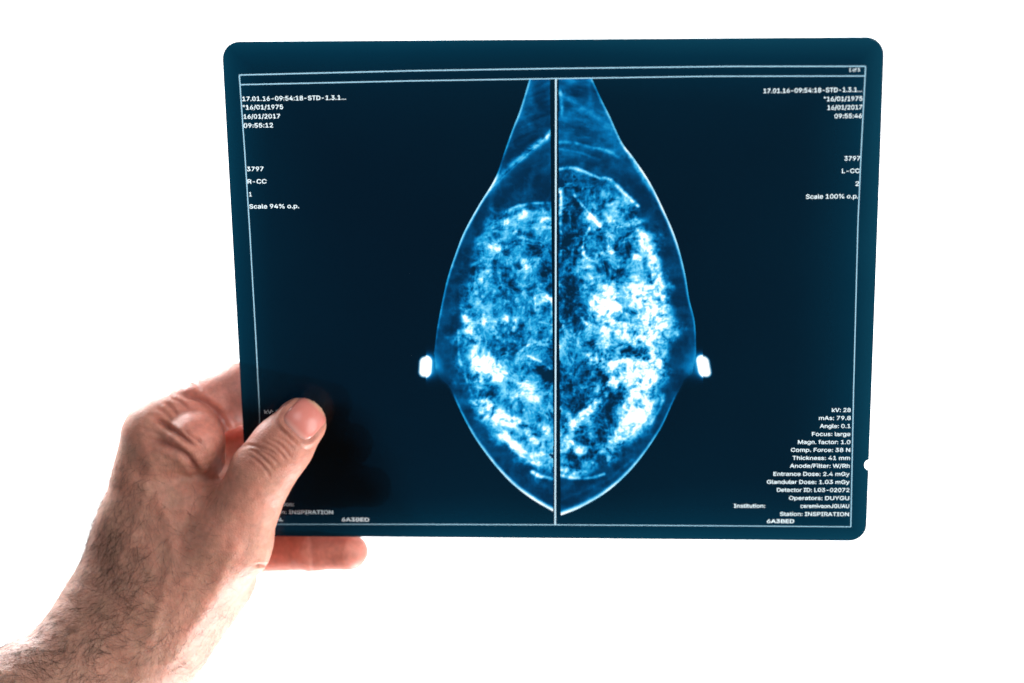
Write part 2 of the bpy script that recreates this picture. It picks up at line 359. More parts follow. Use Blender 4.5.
film_vs, film_fs, film_cs, off = [], [], [], 0       # pieces that stay in the sheet itself
for side in (0, 1):
    xa, xb = panels[side]
    nx = int(round((xb - xa) / 0.00021)); nz = int(round((0.165) / 0.00021))
    gx, gt = np.meshgrid(np.linspace(xa, xb, nx + 1), np.linspace(0, 1, nz + 1)); gz = Z_BOT + (top_z(gx) - Z_BOT) * gt
    px, py = film_px(gx, gz)
    I, A, ins, dnip = tissue(px, py, side)
    rgb = ramp(I)
    idx = np.arange(gx.size).reshape(gx.shape)
    q = np.stack([idx[:-1, :-1], idx[:-1, 1:], idx[1:, 1:], idx[1:, :-1]], -1).reshape(-1, 4)
    inq = (A > 0.02)
    keep = (inq[:-1, :-1] & inq[1:, 1:]).reshape(-1)
    V = np.stack([gx, np.zeros_like(gx), gz], -1).reshape(-1, 3)
    C = np.concatenate([rgb.reshape(-1, 3), A.reshape(-1, 1)], 1)
    u, inv = np.unique(q[keep], return_inverse=True)
    me = mesh_np("breast_scan", V[u], inv.reshape(-1, 4))
    a = me.color_attributes.new("clear", 'FLOAT_COLOR', 'POINT'); a.data.foreach_set("color", C[u].astype(np.float32).ravel())
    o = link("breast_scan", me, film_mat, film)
    o["label"] = "left half of the bright blue and white breast scan" if side == 0 else "right half of the breast scan, whiter and denser"
    u, inv = np.unique(q[~keep], return_inverse=True)
    film_vs.append(V[u]); film_fs.append(inv.reshape(-1, 4)); film_cs.append(C[u] * [1, 1, 1, 0])

# ---- sheet outline, frame rules and lettering: one constrained triangulation, then split into parts
def rounded_outline():
    r = 0.0066; pts = []
    hx, hz = FW / 2, FH / 2
    for cx, cz, a0 in ((hx - r, -hz + r, -90), (hx - r, hz - r, 0), (-hx + r, hz - r, 90), (-hx + r, -hz + r, 180)):
        for k in range(9):
            a = math.radians(a0 + k * 90 / 8)
            pts.append((cx + r * math.cos(a), cz + r * math.sin(a)))
        if a0 == -90:       # thumb notch punched in the right edge
            zc = float(film_xz(868, 465)[1])
            for k in range(9):
                a = math.radians(-90 - k * 180 / 8)
                pts.append((hx + 0.0017 * math.cos(a) * 1.0, zc + 0.0021 * math.sin(a)))
    return pts
outline = rounded_outline()

TEXT = []   # text, x0, x1 (px), baseline px, cap height px, bold
def T(t, x0, x1, y, cap=6.2, b=0.22): TEXT.append((t, x0, x1, y, cap, b))
T("17.01.16-09:54:18-STD-1.3.1...", 242.5, 346, 100.8); T('"16/01/1975', 243, 283, 109.8); T("16/01/2017", 243.7, 280, 119.0); T("09:55:12", 243.8, 273, 128)
T("3797", 247, 263.5, 171.5); T("R-CC", 247.7, 266.5, 184); T("1", 249.3, 251.6, 196.8); T("Scale 94% o.p.", 249.5, 299, 208.8)
T("17.01.16-09:54:18-STD-1.3.1...", 763.5, 862, 92.9); T('"16/01/1975', 824, 862.3, 101.4); T("16/01/2017", 827.5, 862, 110.0); T("09:55:46", 834.5, 861.8, 118.6)
T("3797", 844.3, 860, 161); T("L-CC", 842, 859.5, 173.5); T("2", 855.5, 859, 186.2); T("Scale 100% o.p.", 806, 858, 199)
T("1 of 5", 849.2, 859.8, 71.9, 4.6, .2)
for t, x0, x1, y in [("kV: 28", 832, 850.6, 412.4), ("mAs: 79.8", 819, 850.6, 420.4), ("Angle: 0.1", 820, 850.3, 428.4), ("Focus: large", 812, 850.3, 436.4), ("Magn. factor: 1.0", 798, 850.2, 444.4),
                     ("Comp. Force: 38 N", 791, 850, 452.3), ("Thickness: 41 mm", 792.5, 849.8, 460.3), ("Anode/Filter: W/Rh", 790, 849.6, 468.2), ("Entrance Dose: 2.4 mGy", 773.5, 849.4, 476.3),
                     ("Glandular Dose: 1.03 mGy", 767, 849.4, 484.3), ("Detector ID: L03-02072", 777, 849.2, 492.3), ("Operators: DUYGU", 789, 849, 500.4), ("Institution:", 734, 765, 508.2),
                     ("ceremiveonJGUAU", 800.5, 849, 508.4), ("Station: INSPIRATION", 780, 848.8, 516.4)]:
    T(t, x0, x1, y, 5.9)
T("6A3BED", 767, 794, 523.4, 5.6, .5)
for t, x0, x1, y in [("kV: 28", 264.6, 283, 414.2), ("Operators: DUYGU", 264, 323, 502), ("Institution:", 264, 294, 506.4), ("Station: INSPIRATION", 264, 333, 514.4)]:
    if t.startswith("Operators"): continue
    T(t, x0, x1, y, 5.8, .25)
T("OVIAL", 264, 283, 521.4, 4.8, .6); T("6A3BED", 342, 369, 521.8, 5.6, .5)

try:        # the sans-serif face that ships inside Blender; its default face otherwise
    FONT = bpy.data.fonts.load(os.path.join(bpy.utils.system_resource('DATAFILES', path='fonts'), 'Inter.woff2'))
except Exception:
    FONT = None
def text_loops(s, bold):
    cu = bpy.data.curves.new("t", 'FONT')
    if FONT: cu.font = FONT
    cu.body = s; cu.size = 1.0; cu.resolution_u = 2; cu.fill_mode = 'NONE'
    ob = bpy.data.objects.new("t", cu); COL.objects.link(ob)
    bpy.context.view_layer.update()
    me = bpy.data.meshes.new_from_object(ob.evaluated_get(bpy.context.evaluated_depsgraph_get()))
    v = np.array([p.co[:2] for p in me.vertices]); ed = [tuple(e.vertices) for e in me.edges]
    nb = {}
    for a, b in ed: nb.setdefault(a, []).append(b); nb.setdefault(b, []).append(a)
    seen = set(); loops = []
    for st in nb:
        if st in seen: continue
        lp = [st]; seen.add(st); prev = None; cur = st
        while True:
            nx = [k for k in nb[cur] if k != prev and k not in seen]
            if not nx: break
            prev, cur = cur, nx[0]; seen.add(cur); lp.append(cur)
        if len(lp) > 2: loops.append(v[lp])
    bpy.data.objects.remove(ob); bpy.data.curves.remove(cu); bpy.data.meshes.remove(me)
    return loops

def offset_loop(p, d):
    """push a closed outline outward by d (outer loops and holes by their winding)"""
    n = len(p); q = np.zeros_like(p)
    for i in range(n):
        a, b, c = p[i - 1], p[i], p[(i + 1) % n]
        e1 = b - a; e2 = c - b
        l1, l2 = np.hypot(*e1) + 1e-12, np.hypot(*e2) + 1e-12
        n1 = np.array([e1[1], -e1[0]]) / l1; n2 = np.array([e2[1], -e2[0]]) / l2
        m_ = n1 + n2; l = m_ @ m_
        q[i] = b + (m_ / max(l, 0.6)) * 2 * d * .5 * 1.0 if l > 1e-6 else b
    return q

def area2(p): return 0.5 * np.sum(p[:, 0] * np.roll(p[:, 1], -1) - np.roll(p[:, 0], -1) * p[:, 1])
def pip(pt, poly):
    x, y = pt; r = False; j = len(poly) - 1
    for i in range(len(poly)):
        xi, yi = poly[i]; xj, yj = poly[j]
        if (yi > y) != (yj > y) and x < (xj - xi) * (y - yi) / (yj - yi) + xi: r = not r
        j = i
    return r

def tri_region(outer, holes_and_rings, eps=1e-7, extra=()):
    """triangulate; returns verts, tris"""
    vs = []; es = []
    for lp in [outer] + holes_and_rings:
        n0 = len(vs); n = len(lp)
        vs += [Vector((float(a), float(b))) for a, b in lp]
        es += [(n0 + i, n0 + (i + 1) % n) for i in range(n)]
    vs += [Vector(p) for p in extra]
    rv, re, rf, ov, oe, of = delaunay_2d_cdt(vs, es, [], 1, eps, False)
    return np.array([tuple(v) for v in rv]), [tuple(f) for f in rf]

def add_part(name, verts2, tris, white, label=None, colr=(235, 248, 252)):
    u, inv = np.unique(np.array(tris), return_inverse=True)
    V = np.stack([verts2[u, 0], np.zeros(len(u)), verts2[u, 1]], -1)
    me = mesh_np(name, V, inv.reshape(-1, 3))
    a = me.color_attributes.new("clear", 'FLOAT_COLOR', 'POINT')
    C = np.tile([*(srgb(*colr) * 1.25), 1.0] if white else [0, 0, 0, 0.0], (len(V), 1))
    a.data.foreach_set("color", C.astype(np.float32).ravel())
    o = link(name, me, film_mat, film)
    if label: o["label"] = label
    return o


# every outline (sheet, picture panels, frame rules, glyphs) goes into ONE constrained triangulation, in mm
S = 1.0e3
loops_all, loop_owner = [], []          # glyph outlines and the index of their line of writing
for ti, (s, x0, x1, yb, cap, bold) in enumerate(TEXT):
    yb = yb - 0.5
    slope = -0.0150 + (yb - 75) / 450 * 0.0195          # the writing runs parallel to the frame rules
    dy = slope * (x1 - x0) / 2
    xa, za = film_xz(x0, yb - dy); xb, zb = film_xz(x1, yb + dy); za = float(za) * S; zb = float(zb) * S
    xa = float(xa) * S; xb = float(xb) * S
    glyph_src = text_loops(s, bold)
    allv = np.vstack(glyph_src); mn, mxv = allv.min(0), allv.max(0)
    kx = (xb - xa) / (mxv[0] - mn[0]); kz = 0.3655 * cap / 0.73
    glyph = [np.stack([xa + (lp[:, 0] - mn[0]) * kx, za + (zb - za) * (lp[:, 0] - mn[0]) / (mxv[0] - mn[0]) + lp[:, 1] * kz], -1) for lp in glyph_src]
    big = max(glyph, key=lambda p: abs(area2(p))); flip = area2(big) < 0      # outer outlines wind one way, counters the other
    for p in glyph:
        if flip: p = p[::-1]
        p = p[np.hypot(*(p - np.roll(p, 1, 0)).T) > 0.004]
        if len(p) < 3: continue
        loops_all.append(offset_loop(p, 0.16 * bold * (1 if area2(p) > 0 else .45))); loop_owner.append(ti)

def ribbon(pts, hw):
    d = np.gradient(pts, axis=0); d /= np.hypot(*d.T)[:, None]; n_ = np.stack([-d[:, 1], d[:, 0]], -1) * hw
    p = np.vstack([pts + n_, (pts - n_)[::-1]])
    return p if area2(p) > 0 else p[::-1]
rules = [("frame_rule", ribbon(R_TOP, .19)), ("frame_rule", ribbon(R_TOP2, .18)), ("frame_rule", ribbon(R_BOT, .15)), ("frame_rule", ribbon(R_LEFT, .18)), ("frame_rule", ribbon(R_RIGHT, .18)),
         ("divider_rule", ribbon(R_DIV, .29))]
out_mm = np.array(outline) * S
panel_mm = []
for k in (0, 1):
    xa, xb = panels[k]
    xm = [x for x in R_TOP2[:, 0] / 1e3 if xa < x < xb]
    tops = [(x, float(top_z(x))) for x in [xa] + xm + [xb]]
    panel_mm.append(np.array([(xb, Z_BOT)] + tops[::-1] + [(xa, Z_BOT)]) * S)
rv, rf = tri_region(out_mm, panel_mm + [r[1] for r in rules] + loops_all, 1e-5,
                    [(float(x_), float(z_)) for x_ in np.arange(-117.3, 119, 3.1) for z_ in np.arange(-94.2, 96, 3.1)])
rf = np.array(rf); cen = rv[rf].mean(1)
owner = np.full(len(rf), -1)            # -1 sheet
ok = inside(cen[:, 0], cen[:, 1], out_mm)
for p in panel_mm:
    ok &= ~inside(cen[:, 0], cen[:, 1], p)
for k, r in enumerate(rules):
    owner[inside(cen[:, 0], cen[:, 1], r[1])] = 1000 + k
wn = {}
for p, ti in zip(loops_all, loop_owner):
    a0, a1 = p.min(0), p.max(0)
    c = np.where((cen[:, 0] > a0[0]) & (cen[:, 0] < a1[0]) & (cen[:, 1] > a0[1]) & (cen[:, 1] < a1[1]))[0]
    if not len(c): continue
    w = wn.setdefault(ti, np.zeros(len(cen), int))
    w[c] += inside(cen[c, 0], cen[c, 1], p) * (1 if area2(p) > 0 else -1)
for ti, w in wn.items(): owner[(w > 0) & (owner < 1000)] = ti
rf = rf[ok]; owner = owner[ok]
rv = rv / S
for ti in range(len(TEXT)):
    if (owner == ti).any():
        add_part("lettering", rv, rf[owner == ti], True, 'line of white lettering reading %s' % TEXT[ti][0].replace('"', ''))
for k, r in enumerate(rules):
    if (owner == 1000 + k).any(): add_part(r[0], rv, rf[owner == 1000 + k], True, None, (150, 190, 208) if r[0] == "frame_rule" else (176, 204, 216))
# the sheet itself: dye side, clear polyester back 0.2 mm behind it and the cut edge
m, nt, N, L = new_mat("clear_polyester_base")
out = N('ShaderNodeOutputMaterial'); tr = N('ShaderNodeBsdfTransparent'); tr.inputs['Color'].default_value = (0.97, 0.99, 1, 1)
L(tr.outputs[0], out.inputs['Surface']); clear_mat = m
m, nt, N, L = new_mat("cut_film_edge")
out = N('ShaderNodeOutputMaterial'); pb = N('ShaderNodeBsdfTransparent'); pb.inputs['Color'].default_value = (0.30, 0.6, 0.7, 1)
L(pb.outputs[0], out.inputs['Surface']); edge_mat = m
u, inv = np.unique(rf[owner == -1], return_inverse=True)
V = np.stack([rv[u, 0], np.zeros(len(u)), rv[u, 1]], -1); n0 = len(V)
pv = [V]; pf = [inv.reshape(-1, 3)]; pc = [np.zeros((n0, 4))]
for v, f, c in zip(film_vs, film_fs, film_cs):
    pv.append(v); pc.append(c); f = f + n0; n0 += len(v)
    pf.append(f[:, [0, 1, 2]]); pf.append(f[:, [0, 2, 3]])
nf_front = sum(len(f) for f in pf)
no = len(outline); oo = np.array(outline); TH = 0.0002
pv.append(np.stack([oo[:, 0], np.zeros(no), oo[:, 1]], -1)); pv.append(np.stack([oo[:, 0], np.full(no, TH), oo[:, 1]], -1)); pc.append(np.zeros((2 * no, 4)))
i = np.arange(no); j = (i + 1) % no
pf.append(np.concatenate([np.stack([n0 + i, n0 + j, n0 + no + j], -1), np.stack([n0 + i, n0 + no + j, n0 + no + i], -1)]))
bv, bf = tri_region(outline, [], 1e-9); bf = np.array(bf)
bc = bv[bf].mean(1); bf = bf[inside(bc[:, 0], bc[:, 1], oo)]
n1 = n0 + 2 * no
pv.append(np.stack([bv[:, 0], np.full(len(bv), TH), bv[:, 1]], -1)); pc.append(np.zeros((len(bv), 4))); pf.append(bf[:, ::-1] + n1)
me = mesh_np("film_sheet", np.vstack(pv), np.vstack(pf))
a = me.color_attributes.new("clear", 'FLOAT_COLOR', 'POINT'); a.data.foreach_set("color", np.vstack(pc).astype(np.float32).ravel())
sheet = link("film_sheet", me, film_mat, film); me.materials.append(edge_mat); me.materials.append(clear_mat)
mi = np.zeros(len(me.polygons), np.int32); mi[nf_front:nf_front + 2 * no] = 1; mi[nf_front + 2 * no:] = 2
me.polygons.foreach_set("material_index", mi)

# ================================================================== the hand (world millimetres)
FTm = FT * 1000
def plane_s(P): return (P - FTm) @ FN                      # signed distance behind the film
def unit(v): v = np.asarray(v, float); return v / np.linalg.norm(v)
def smin(a, b, k):
    h = np.clip(0.5 + 0.5 * (b - a) / k, 0, 1)
    return b + (a - b) * h - k * h * (1 - h)
def cone(P, a, b, ra, rb, flat=None, kf=1.0):
    """rounded cone from a to b; along the unit direction 'flat' the radius is multiplied by kf"""
    a = np.asarray(a, np.float32); b = np.asarray(b, np.float32)
    ab = b - a; L2 = float(ab @ ab)
    Q = P - a
    t = np.clip((Q @ ab) / L2, 0, 1)
    Q = Q - t[..., None] * ab
    if flat is not None:
        fl_ = unit(flat).astype(np.float32); c = Q @ fl_
        q2 = np.einsum('...i,...i->...', Q, Q) - c * c + (c / kf) ** 2
        d = np.sqrt(np.maximum(q2, 1e-9)) - (ra + (rb - ra) * t)
        return d * min(1.0, (1 + kf) / 2)
    return np.sqrt(np.einsum('...i,...i->...', Q, Q)) - (ra + (rb - ra) * t)

J = {k: W(*v) for k, v in dict(
    elbow=(-225, 918, -112), fore=(22, 738, -42), wrist=(118, 652, -20),
    carp=(128, 620, -12),
    i_mcp=(160, 429, 6), i_pip=(240, 393, 21), i_dip=(303, 401, 17), i_tip=(331, 404, 10.5),
    m_mcp=(166, 458, 30), m_pip=(262, 440, 36), m_dip=(328, 441, 18), m_tip=(352, 444, 10.5),
    r_mcp=(172, 512, 44), r_pip=(268, 492, 40), r_dip=(340, 484, 19), r_tip=(371, 487, 10.5),
    l_mcp=(182, 552, 46), l_pip=(252, 551, 35), l_dip=(313, 551, 17), l_tip=(350, 552, 10),
    t_cmc=(152, 634, -14), t_mcp=(230, 543, -13), t_ip=(262, 472, -12.5), t_tip=(300, 424, -10.5),
).items()}
AX_FORE = unit(J['wrist'] - J['elbow'])

def sd_thumb_tip(P):
    n = np.array([0.15, -1, 0.1])
    d = cone(P, J['t_mcp'], J['t_ip'], 14.8, 11.6, n, .92)
    d = smin(d, cone(P, J['t_ip'], (J['t_ip'] + J['t_tip']) / 2, 11.6, 11.0, n, .92), 4)
    d = smin(d, cone(P, (J['t_ip'] + J['t_tip']) / 2, J['t_tip'], 11.2, 9.9, n, .84), 4)
    return d
def sd_palm(P):
    d = cone(P, J['elbow'], J['fore'], 43, 31, (0, 1, 0), .82)
    d = smin(d, cone(P, J['fore'], J['wrist'], 31, 24.5, (0, 1, 0), .80), 14)
    d = smin(d, cone(P, W(112, 645, -16), W(128, 600, -6), 21, 19, (0, 1, 0), .85), 14)
    # radial styloid and the back of the hand
    d = smin(d, cone(P, W(88, 640, -14), W(100, 622, -12), 15, 14), 10)
    d = smin(d, cone(P, W(122, 610, -4), W(141, 540, 2), 20, 17.5), 12)          # index metacarpal
    d = smin(d, cone(P, W(141, 540, 2), W(154, 440, 8), 17.5, 13), 10)
    d = smin(d, cone(P, W(122, 620, 12), J['m_mcp'], 17, 12.5), 12)
    d = smin(d, cone(P, W(130, 630, 22), J['r_mcp'], 16, 12), 12)
    d = smin(d, cone(P, W(138, 640, 28), J['l_mcp'], 15, 11.5), 12)
    d = smin(d, cone(P, W(176, 496, 22), W(214, 482, 42), 12, 12), 6)           # flesh closing the grip behind the web
    # thumb metacarpal, thenar mass and the web to the index finger
    d = smin(d, cone(P, J['t_cmc'], J['t_mcp'], 19, 15), 12)
    d = smin(d, cone(P, W(150, 660, 2), W(222, 578, 6), 19, 14), 12)
    d = smin(d, cone(P, W(160, 590, -8), W(190, 512, -3), 19, 11.5), 14)       # first dorsal interosseous
    d = smin(d, cone(P, W(168, 500, 0), W(215, 508, -2), 11, 10), 10)
    return d
def sd_fold(P):      # flesh folded up at the root of the index finger
    d = cone(P, W(166, 452, 1), W(196, 441, -2), 12.0, 10.5)
    d = smin(d, cone(P, W(196, 441, -2), W(204, 458, 2), 10.5, 8.5), 4)
    return d
FING = {'i': (12.3, 11.4, 9.3, 8.2), 'm': (12.0, 10.5, 9.4, 8.2), 'r': (11.5, 10.2, 9.0, 8.0), 'l': (10.5, 8.8, 7.6, 7.1)}
def sd_finger(P, k):
    r0, r1, r2, r3 = FING[k]
    d = cone(P, J[k + '_mcp'], J[k + '_pip'], r0, r1)
    d = smin(d, cone(P, J[k + '_pip'], J[k + '_dip'], r1, r2), 3)
    return smin(d, cone(P, J[k + '_dip'], J[k + '_tip'], r2 * 1.0, r3), 2.5)
def sdf(P):
    P = P.astype(np.float32)
    d = sd_palm(P)
    d = smin(d, sd_finger(P, 'i'), 6)
    d = smin(d, sd_fold(P), 3.2)
    for k in 'mrl': d = smin(d, sd_finger(P, k), 5)
    d = smin(d, sd_thumb_tip(P), 7) if False else np.minimum(smin(d, cone(P, J['t_mcp'], J['t_ip'], 14.5, 11.0), 6), sd_thumb_tip(P))
    # cleft that holds the sheet
    l = (P - FTm) @ FM
    q = np.maximum(np.abs(l[..., 1]) - 0.62, np.maximum(np.abs(l[..., 0]) - FW * 500 - 0.8, np.abs(l[..., 2]) - FH * 500 - 0.8))
    return np.maximum(d, -q)

VX = 1.1
lo = np.array([W(-345, 0, 0)[0], 605.0, W(0, 985, -60)[2]]); hi = np.array([W(395, 0, 0)[0] + 3, 850.0, W(0, 345, 20)[2]])
n = np.ceil((hi - lo) / VX).astype(int)
gx_, gy_, gz_ = (lo[i] + VX * np.arange(n[i]) for i in range(3))
F = np.empty(tuple(n), np.float32)
for i in range(0, n[0], 16):
    A_ = np.stack(np.meshgrid(gx_[i:i + 16], gy_, gz_, indexing='ij'), -1).astype(np.float32)
    F[i:i + 16] = sdf(A_) if gx_[i:i + 16].max() > -175 else sd_palm(A_)
F[0] = 1; F[-1] = 1; F[:, 0] = 1; F[:, -1] = 1; F[:, :, 0] = 1; F[:, :, -1] = 1
def surface_nets(F, lo, h):
    neg = F < 0
    c = [neg[a:a + neg.shape[0] - 1 or None, b:b + neg.shape[1] - 1 or None, d:d + neg.shape[2] - 1 or None] if False else
         neg[a:neg.shape[0] - 1 + a, b:neg.shape[1] - 1 + b, d:neg.shape[2] - 1 + d] for a in (0, 1) for b in (0, 1) for d in (0, 1)]
    cnt = sum(x.astype(np.int8) for x in c); act = (cnt > 0) & (cnt < 8)
    ii = np.argwhere(act); idm = np.full(act.shape, -1, np.int64); idm[tuple(ii.T)] = np.arange(len(ii))
    acc = np.zeros((len(ii), 3)); w = np.zeros(len(ii))
    cor = [(a, b, d) for a in (0, 1) for b in (0, 1) for d in (0, 1)]
    vals = {k: F[ii[:, 0] + k[0], ii[:, 1] + k[1], ii[:, 2] + k[2]].astype(float) for k in cor}
    for a in cor:
        for ax in range(3):
            if a[ax] == 0:
                b = list(a); b[ax] = 1; b = tuple(b)
                va, vb = vals[a], vals[b]; x = (va < 0) != (vb < 0)
                t = np.where(x, va / np.where(x, va - vb, 1), 0)
                p = np.array(a, float)[None] + t[:, None] * (np.array(b) - np.array(a))[None]
                acc += p * x[:, None]; w += x
    V = lo + h * (ii + acc / w[:, None])
    quads = []
    for ax in range(3):
        s0 = [slice(None)] * 3; s1 = [slice(None)] * 3; s0[ax] = slice(0, -1); s1[ax] = slice(1, None)
        ch = neg[tuple(s0)] != neg[tuple(s1)]; e = np.argwhere(ch)
        u, v = (ax + 1) % 3, (ax + 2) % 3
        e = e[(e[:, u] > 0) & (e[:, v] > 0) & (e[:, u] < F.shape[u] - 1) & (e[:, v] < F.shape[v] - 1)]
        def g(du, dv):
            k = e.copy(); k[:, u] -= du; k[:, v] -= dv; return idm[tuple(k.T)]
        q = np.stack([g(1, 1), g(0, 1), g(0, 0), g(1, 0)], -1)
        fl_ = neg[tuple(e.T)]
        q[~fl_] = q[~fl_][:, ::-1]
        quads.append(q)
    return V, np.vstack(quads)
V0, Q0 = surface_nets(F, lo, VX)
del F
me0 = mesh_np("tmp", V0 / 1000, Q0)
ot = bpy.data.objects.new("tmp", me0); COL.objects.link(ot)
md = ot.modifiers.new("s", 'SUBSURF'); md.levels = 1; md.render_levels = 1
bpy.context.view_layer.update()
me1 = bpy.data.meshes.new_from_object(ot.evaluated_get(bpy.context.evaluated_depsgraph_get()))
bpy.data.objects.remove(ot); bpy.data.meshes.remove(me0)
V = np.empty(len(me1.vertices) * 3, np.float32); me1.vertices.foreach_get("co", V); V = V.reshape(-1, 3).astype(float) * 1000
def grad(P, f=None, e=0.35):
    f = f or sdf
    g = np.stack([f(P + np.eye(3)[k] * e) - f(P - np.eye(3)[k] * e) for k in range(3)], -1)
    return g / np.maximum(np.linalg.norm(g, axis=1), 1e-6)[:, None]
for it in range(2):
    g = grad(V); d = np.clip(sdf(V), -.8, .8); V = V - g * d[:, None]
NRM = grad(V, e=0.6)
PX = 512 + FPX * V[:, 0] / V[:, 1]; PY = 341.5 - FPX * V[:, 2] / V[:, 1]
view = -V / np.linalg.norm(V, axis=1)[:, None]
facing = np.clip((NRM * view).sum(1) * 4 + .3, 0, 1)
front = plane_s(V) < 14
# --- creases: polyline (picture position of the crease on the skin), depth mm, half width px
CREASE = [
    ([(176, 391), (187, 395), (199, 399), (213, 408), (222, 419), (229, 434), (231, 446)], 1.6, 3.4),
    ([(151, 417), (160, 421), (170, 428), (182, 437), (194, 445)], 1.5, 2.4), ([(148, 441), (158, 441), (169, 446), (185, 455), (194, 466), (201, 476)], 1.2, 3.2),
    ([(165, 402), (172, 408), (178, 416)], .6, 1.6), ([(158, 408), (166, 414), (174, 423)], .5, 1.5), ([(172, 398), (180, 402), (190, 410)], .4, 1.5), ([(184, 430), (192, 437), (202, 442)], .6, 2),
    ([(190, 378), (197, 386), (203, 392)], .4, 1.6), ([(178, 384), (186, 389)], .4, 1.6), ([(140, 428), (152, 431), (163, 437)], .35, 1.7),
    ([(246, 444), (258, 447), (270, 451), (277, 455)], .40, 1.3), ([(268, 439), (279, 444), (286, 451), (291, 457)], .4, 1.2), ([(257, 449), (270, 456), (279, 464)], .36, 1.3),
    ([(250, 449), (257, 453), (265, 460), (274, 470)], .38, 1.3), ([(262, 441), (272, 446), (282, 455), (287, 462)], .3, 1.1), ([(248, 455), (257, 461), (266, 470), (270, 478)], .35, 1.3), ([(274, 436), (284, 440), (294, 449)], .25, 1.1),
    ([(255, 566), (262, 565), (269, 566)], .8, 1.4), ([(225, 455), (240, 447), (252, 446)], .2, 1.5),
]
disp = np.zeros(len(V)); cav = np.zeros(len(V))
vis = np.where((facing > .05) & front)[0]
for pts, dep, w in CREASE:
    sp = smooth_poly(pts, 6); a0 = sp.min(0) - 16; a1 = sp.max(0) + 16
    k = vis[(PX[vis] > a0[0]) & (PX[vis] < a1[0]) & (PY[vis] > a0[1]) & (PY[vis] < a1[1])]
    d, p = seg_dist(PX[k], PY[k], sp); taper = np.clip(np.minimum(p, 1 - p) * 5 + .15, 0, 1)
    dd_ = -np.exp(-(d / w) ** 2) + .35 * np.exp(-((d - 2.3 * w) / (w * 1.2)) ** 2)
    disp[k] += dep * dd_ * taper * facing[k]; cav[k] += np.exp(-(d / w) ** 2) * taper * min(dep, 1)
# crease of the outermost joint on the finger below the sheet
kk = np.where(~front | True)[0]
kk = kk[(np.abs(PX[kk] - 313) < 25) & (PY[kk] > 525) & (PY[kk] < 585) & (plane_s(V[kk]) > 0)]
for cx, dep, w in ((312, .30, 2.2), (316, .18, 1.8), (290, .15, 3)):
    xx = PX[kk] - (PY[kk] - 552) * .06
    disp[kk] += -dep * np.exp(-((xx - cx) / w) ** 2) + .1 * dep * np.exp(-((np.abs(xx - cx) - 2.5 * w) / w) ** 2)
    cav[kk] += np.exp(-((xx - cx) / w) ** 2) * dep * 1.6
# soft relief: tendons, veins and fine unevenness
und = fbm(PX + V[:, 1] * 1.3, PY, 91, 26, 3) - .5
disp += und * 1.0 * np.clip((PY - 430) / 60, 0, 1)
vein = [([(150, 640), (165, 590), (172, 545), (160, 500)], .7, 6), ([(172, 545), (196, 530), (214, 530)], .5, 5), ([(120, 560), (138, 520), (150, 470)], .6, 5), ([(60, 690), (120, 650), (150, 640)], .6, 7), ([(170, 660), (210, 600), (236, 545)], .9, 7)]
for pts, h, w in vein:
    d, p = seg_dist(PX[vis], PY[vis], smooth_poly(pts, 6)); disp[vis] += .6 * h * np.exp(-(d / w) ** 2) * facing[vis]

# --- thumb nail: outline in a frame on the back of the thumb tip
NC = np.array([306.0, 417.5]); NU = unit([.68, -.73]); NS = np.array([-NU[1], NU[0]]); NL, NW = 19.5, 18.5
def nail_q(px, py):
    r = np.stack([px - NC[0], py - NC[1]], -1); b = r @ NU / NL; a = r @ NS / NW
    a = a * (1 + .08 * b)
    return a, b, (np.abs(a) ** 4 + np.abs(b) ** 4) ** .25
tk = vis[(np.hypot(PX[vis] - NC[0], PY[vis] - NC[1]) < 40) & (plane_s(V[vis]) < -3)]
a_, b_, q_ = nail_q(PX[tk], PY[tk])
inn = np.clip((1.0 - q_) / .10, 0, 1)
disp[tk] += -.55 * inn
prox = np.clip(.55 - b_ * 1.1, 0, 1)
disp[tk] += .75 * np.exp(-((q_ - 1.13) / .10) ** 2) * prox
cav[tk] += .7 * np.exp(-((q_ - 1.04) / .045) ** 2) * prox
disp[tk] += -.3 * np.exp(-((q_ - 1.36) / .06) ** 2) * np.clip(-b_, 0, 1)
P_base = V.copy()
V = V + NRM * disp[:, None]

# --- skin tone: pigment zones, then darker red along creases and nail fold
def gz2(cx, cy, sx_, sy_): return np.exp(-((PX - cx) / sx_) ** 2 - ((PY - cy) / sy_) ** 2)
base = np.array(srgb(194, 138, 118)); tone = np.tile(base, (len(V), 1))
def blend(w, col):
    global tone
    tone = tone * (1 - w[:, None]) + np.array(srgb(*col)) * w[:, None]
mott = fbm(PX + V[:, 1], PY, 44, 14, 4)
blend(np.clip((mott - .45) * 1.6, 0, .6), (206, 132, 112))
blend(np.clip((.48 - mott) * 1.4, 0, .5), (190, 146, 120))
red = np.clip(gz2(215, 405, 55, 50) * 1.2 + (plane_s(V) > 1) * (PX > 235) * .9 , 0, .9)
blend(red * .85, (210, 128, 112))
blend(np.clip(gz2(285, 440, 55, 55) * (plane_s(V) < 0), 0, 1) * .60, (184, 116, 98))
blend(np.clip(gz2(300, 404, 30, 26) * (plane_s(V) < 0), 0, 1) * .35, (226, 150, 128))
blend(np.clip(gz2(225, 520, 28, 50), 0, 1) * .35, (208, 132, 112))
hairz = np.clip(gz2(110, 590, 60, 110) + gz2(60, 680, 110, 60) * .9, 0, 1)
blend(hairz * .42, (156, 118, 98))
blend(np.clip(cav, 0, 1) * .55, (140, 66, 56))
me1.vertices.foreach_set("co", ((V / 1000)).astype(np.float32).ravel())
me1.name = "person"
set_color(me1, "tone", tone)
me1.polygons.foreach_set("use_smooth", np.ones(len(me1.polygons), bool))
ORG = W(60, 700, -30) / 1000
me1.transform(Matrix.Translation(-Vector(ORG)))
me1.update()

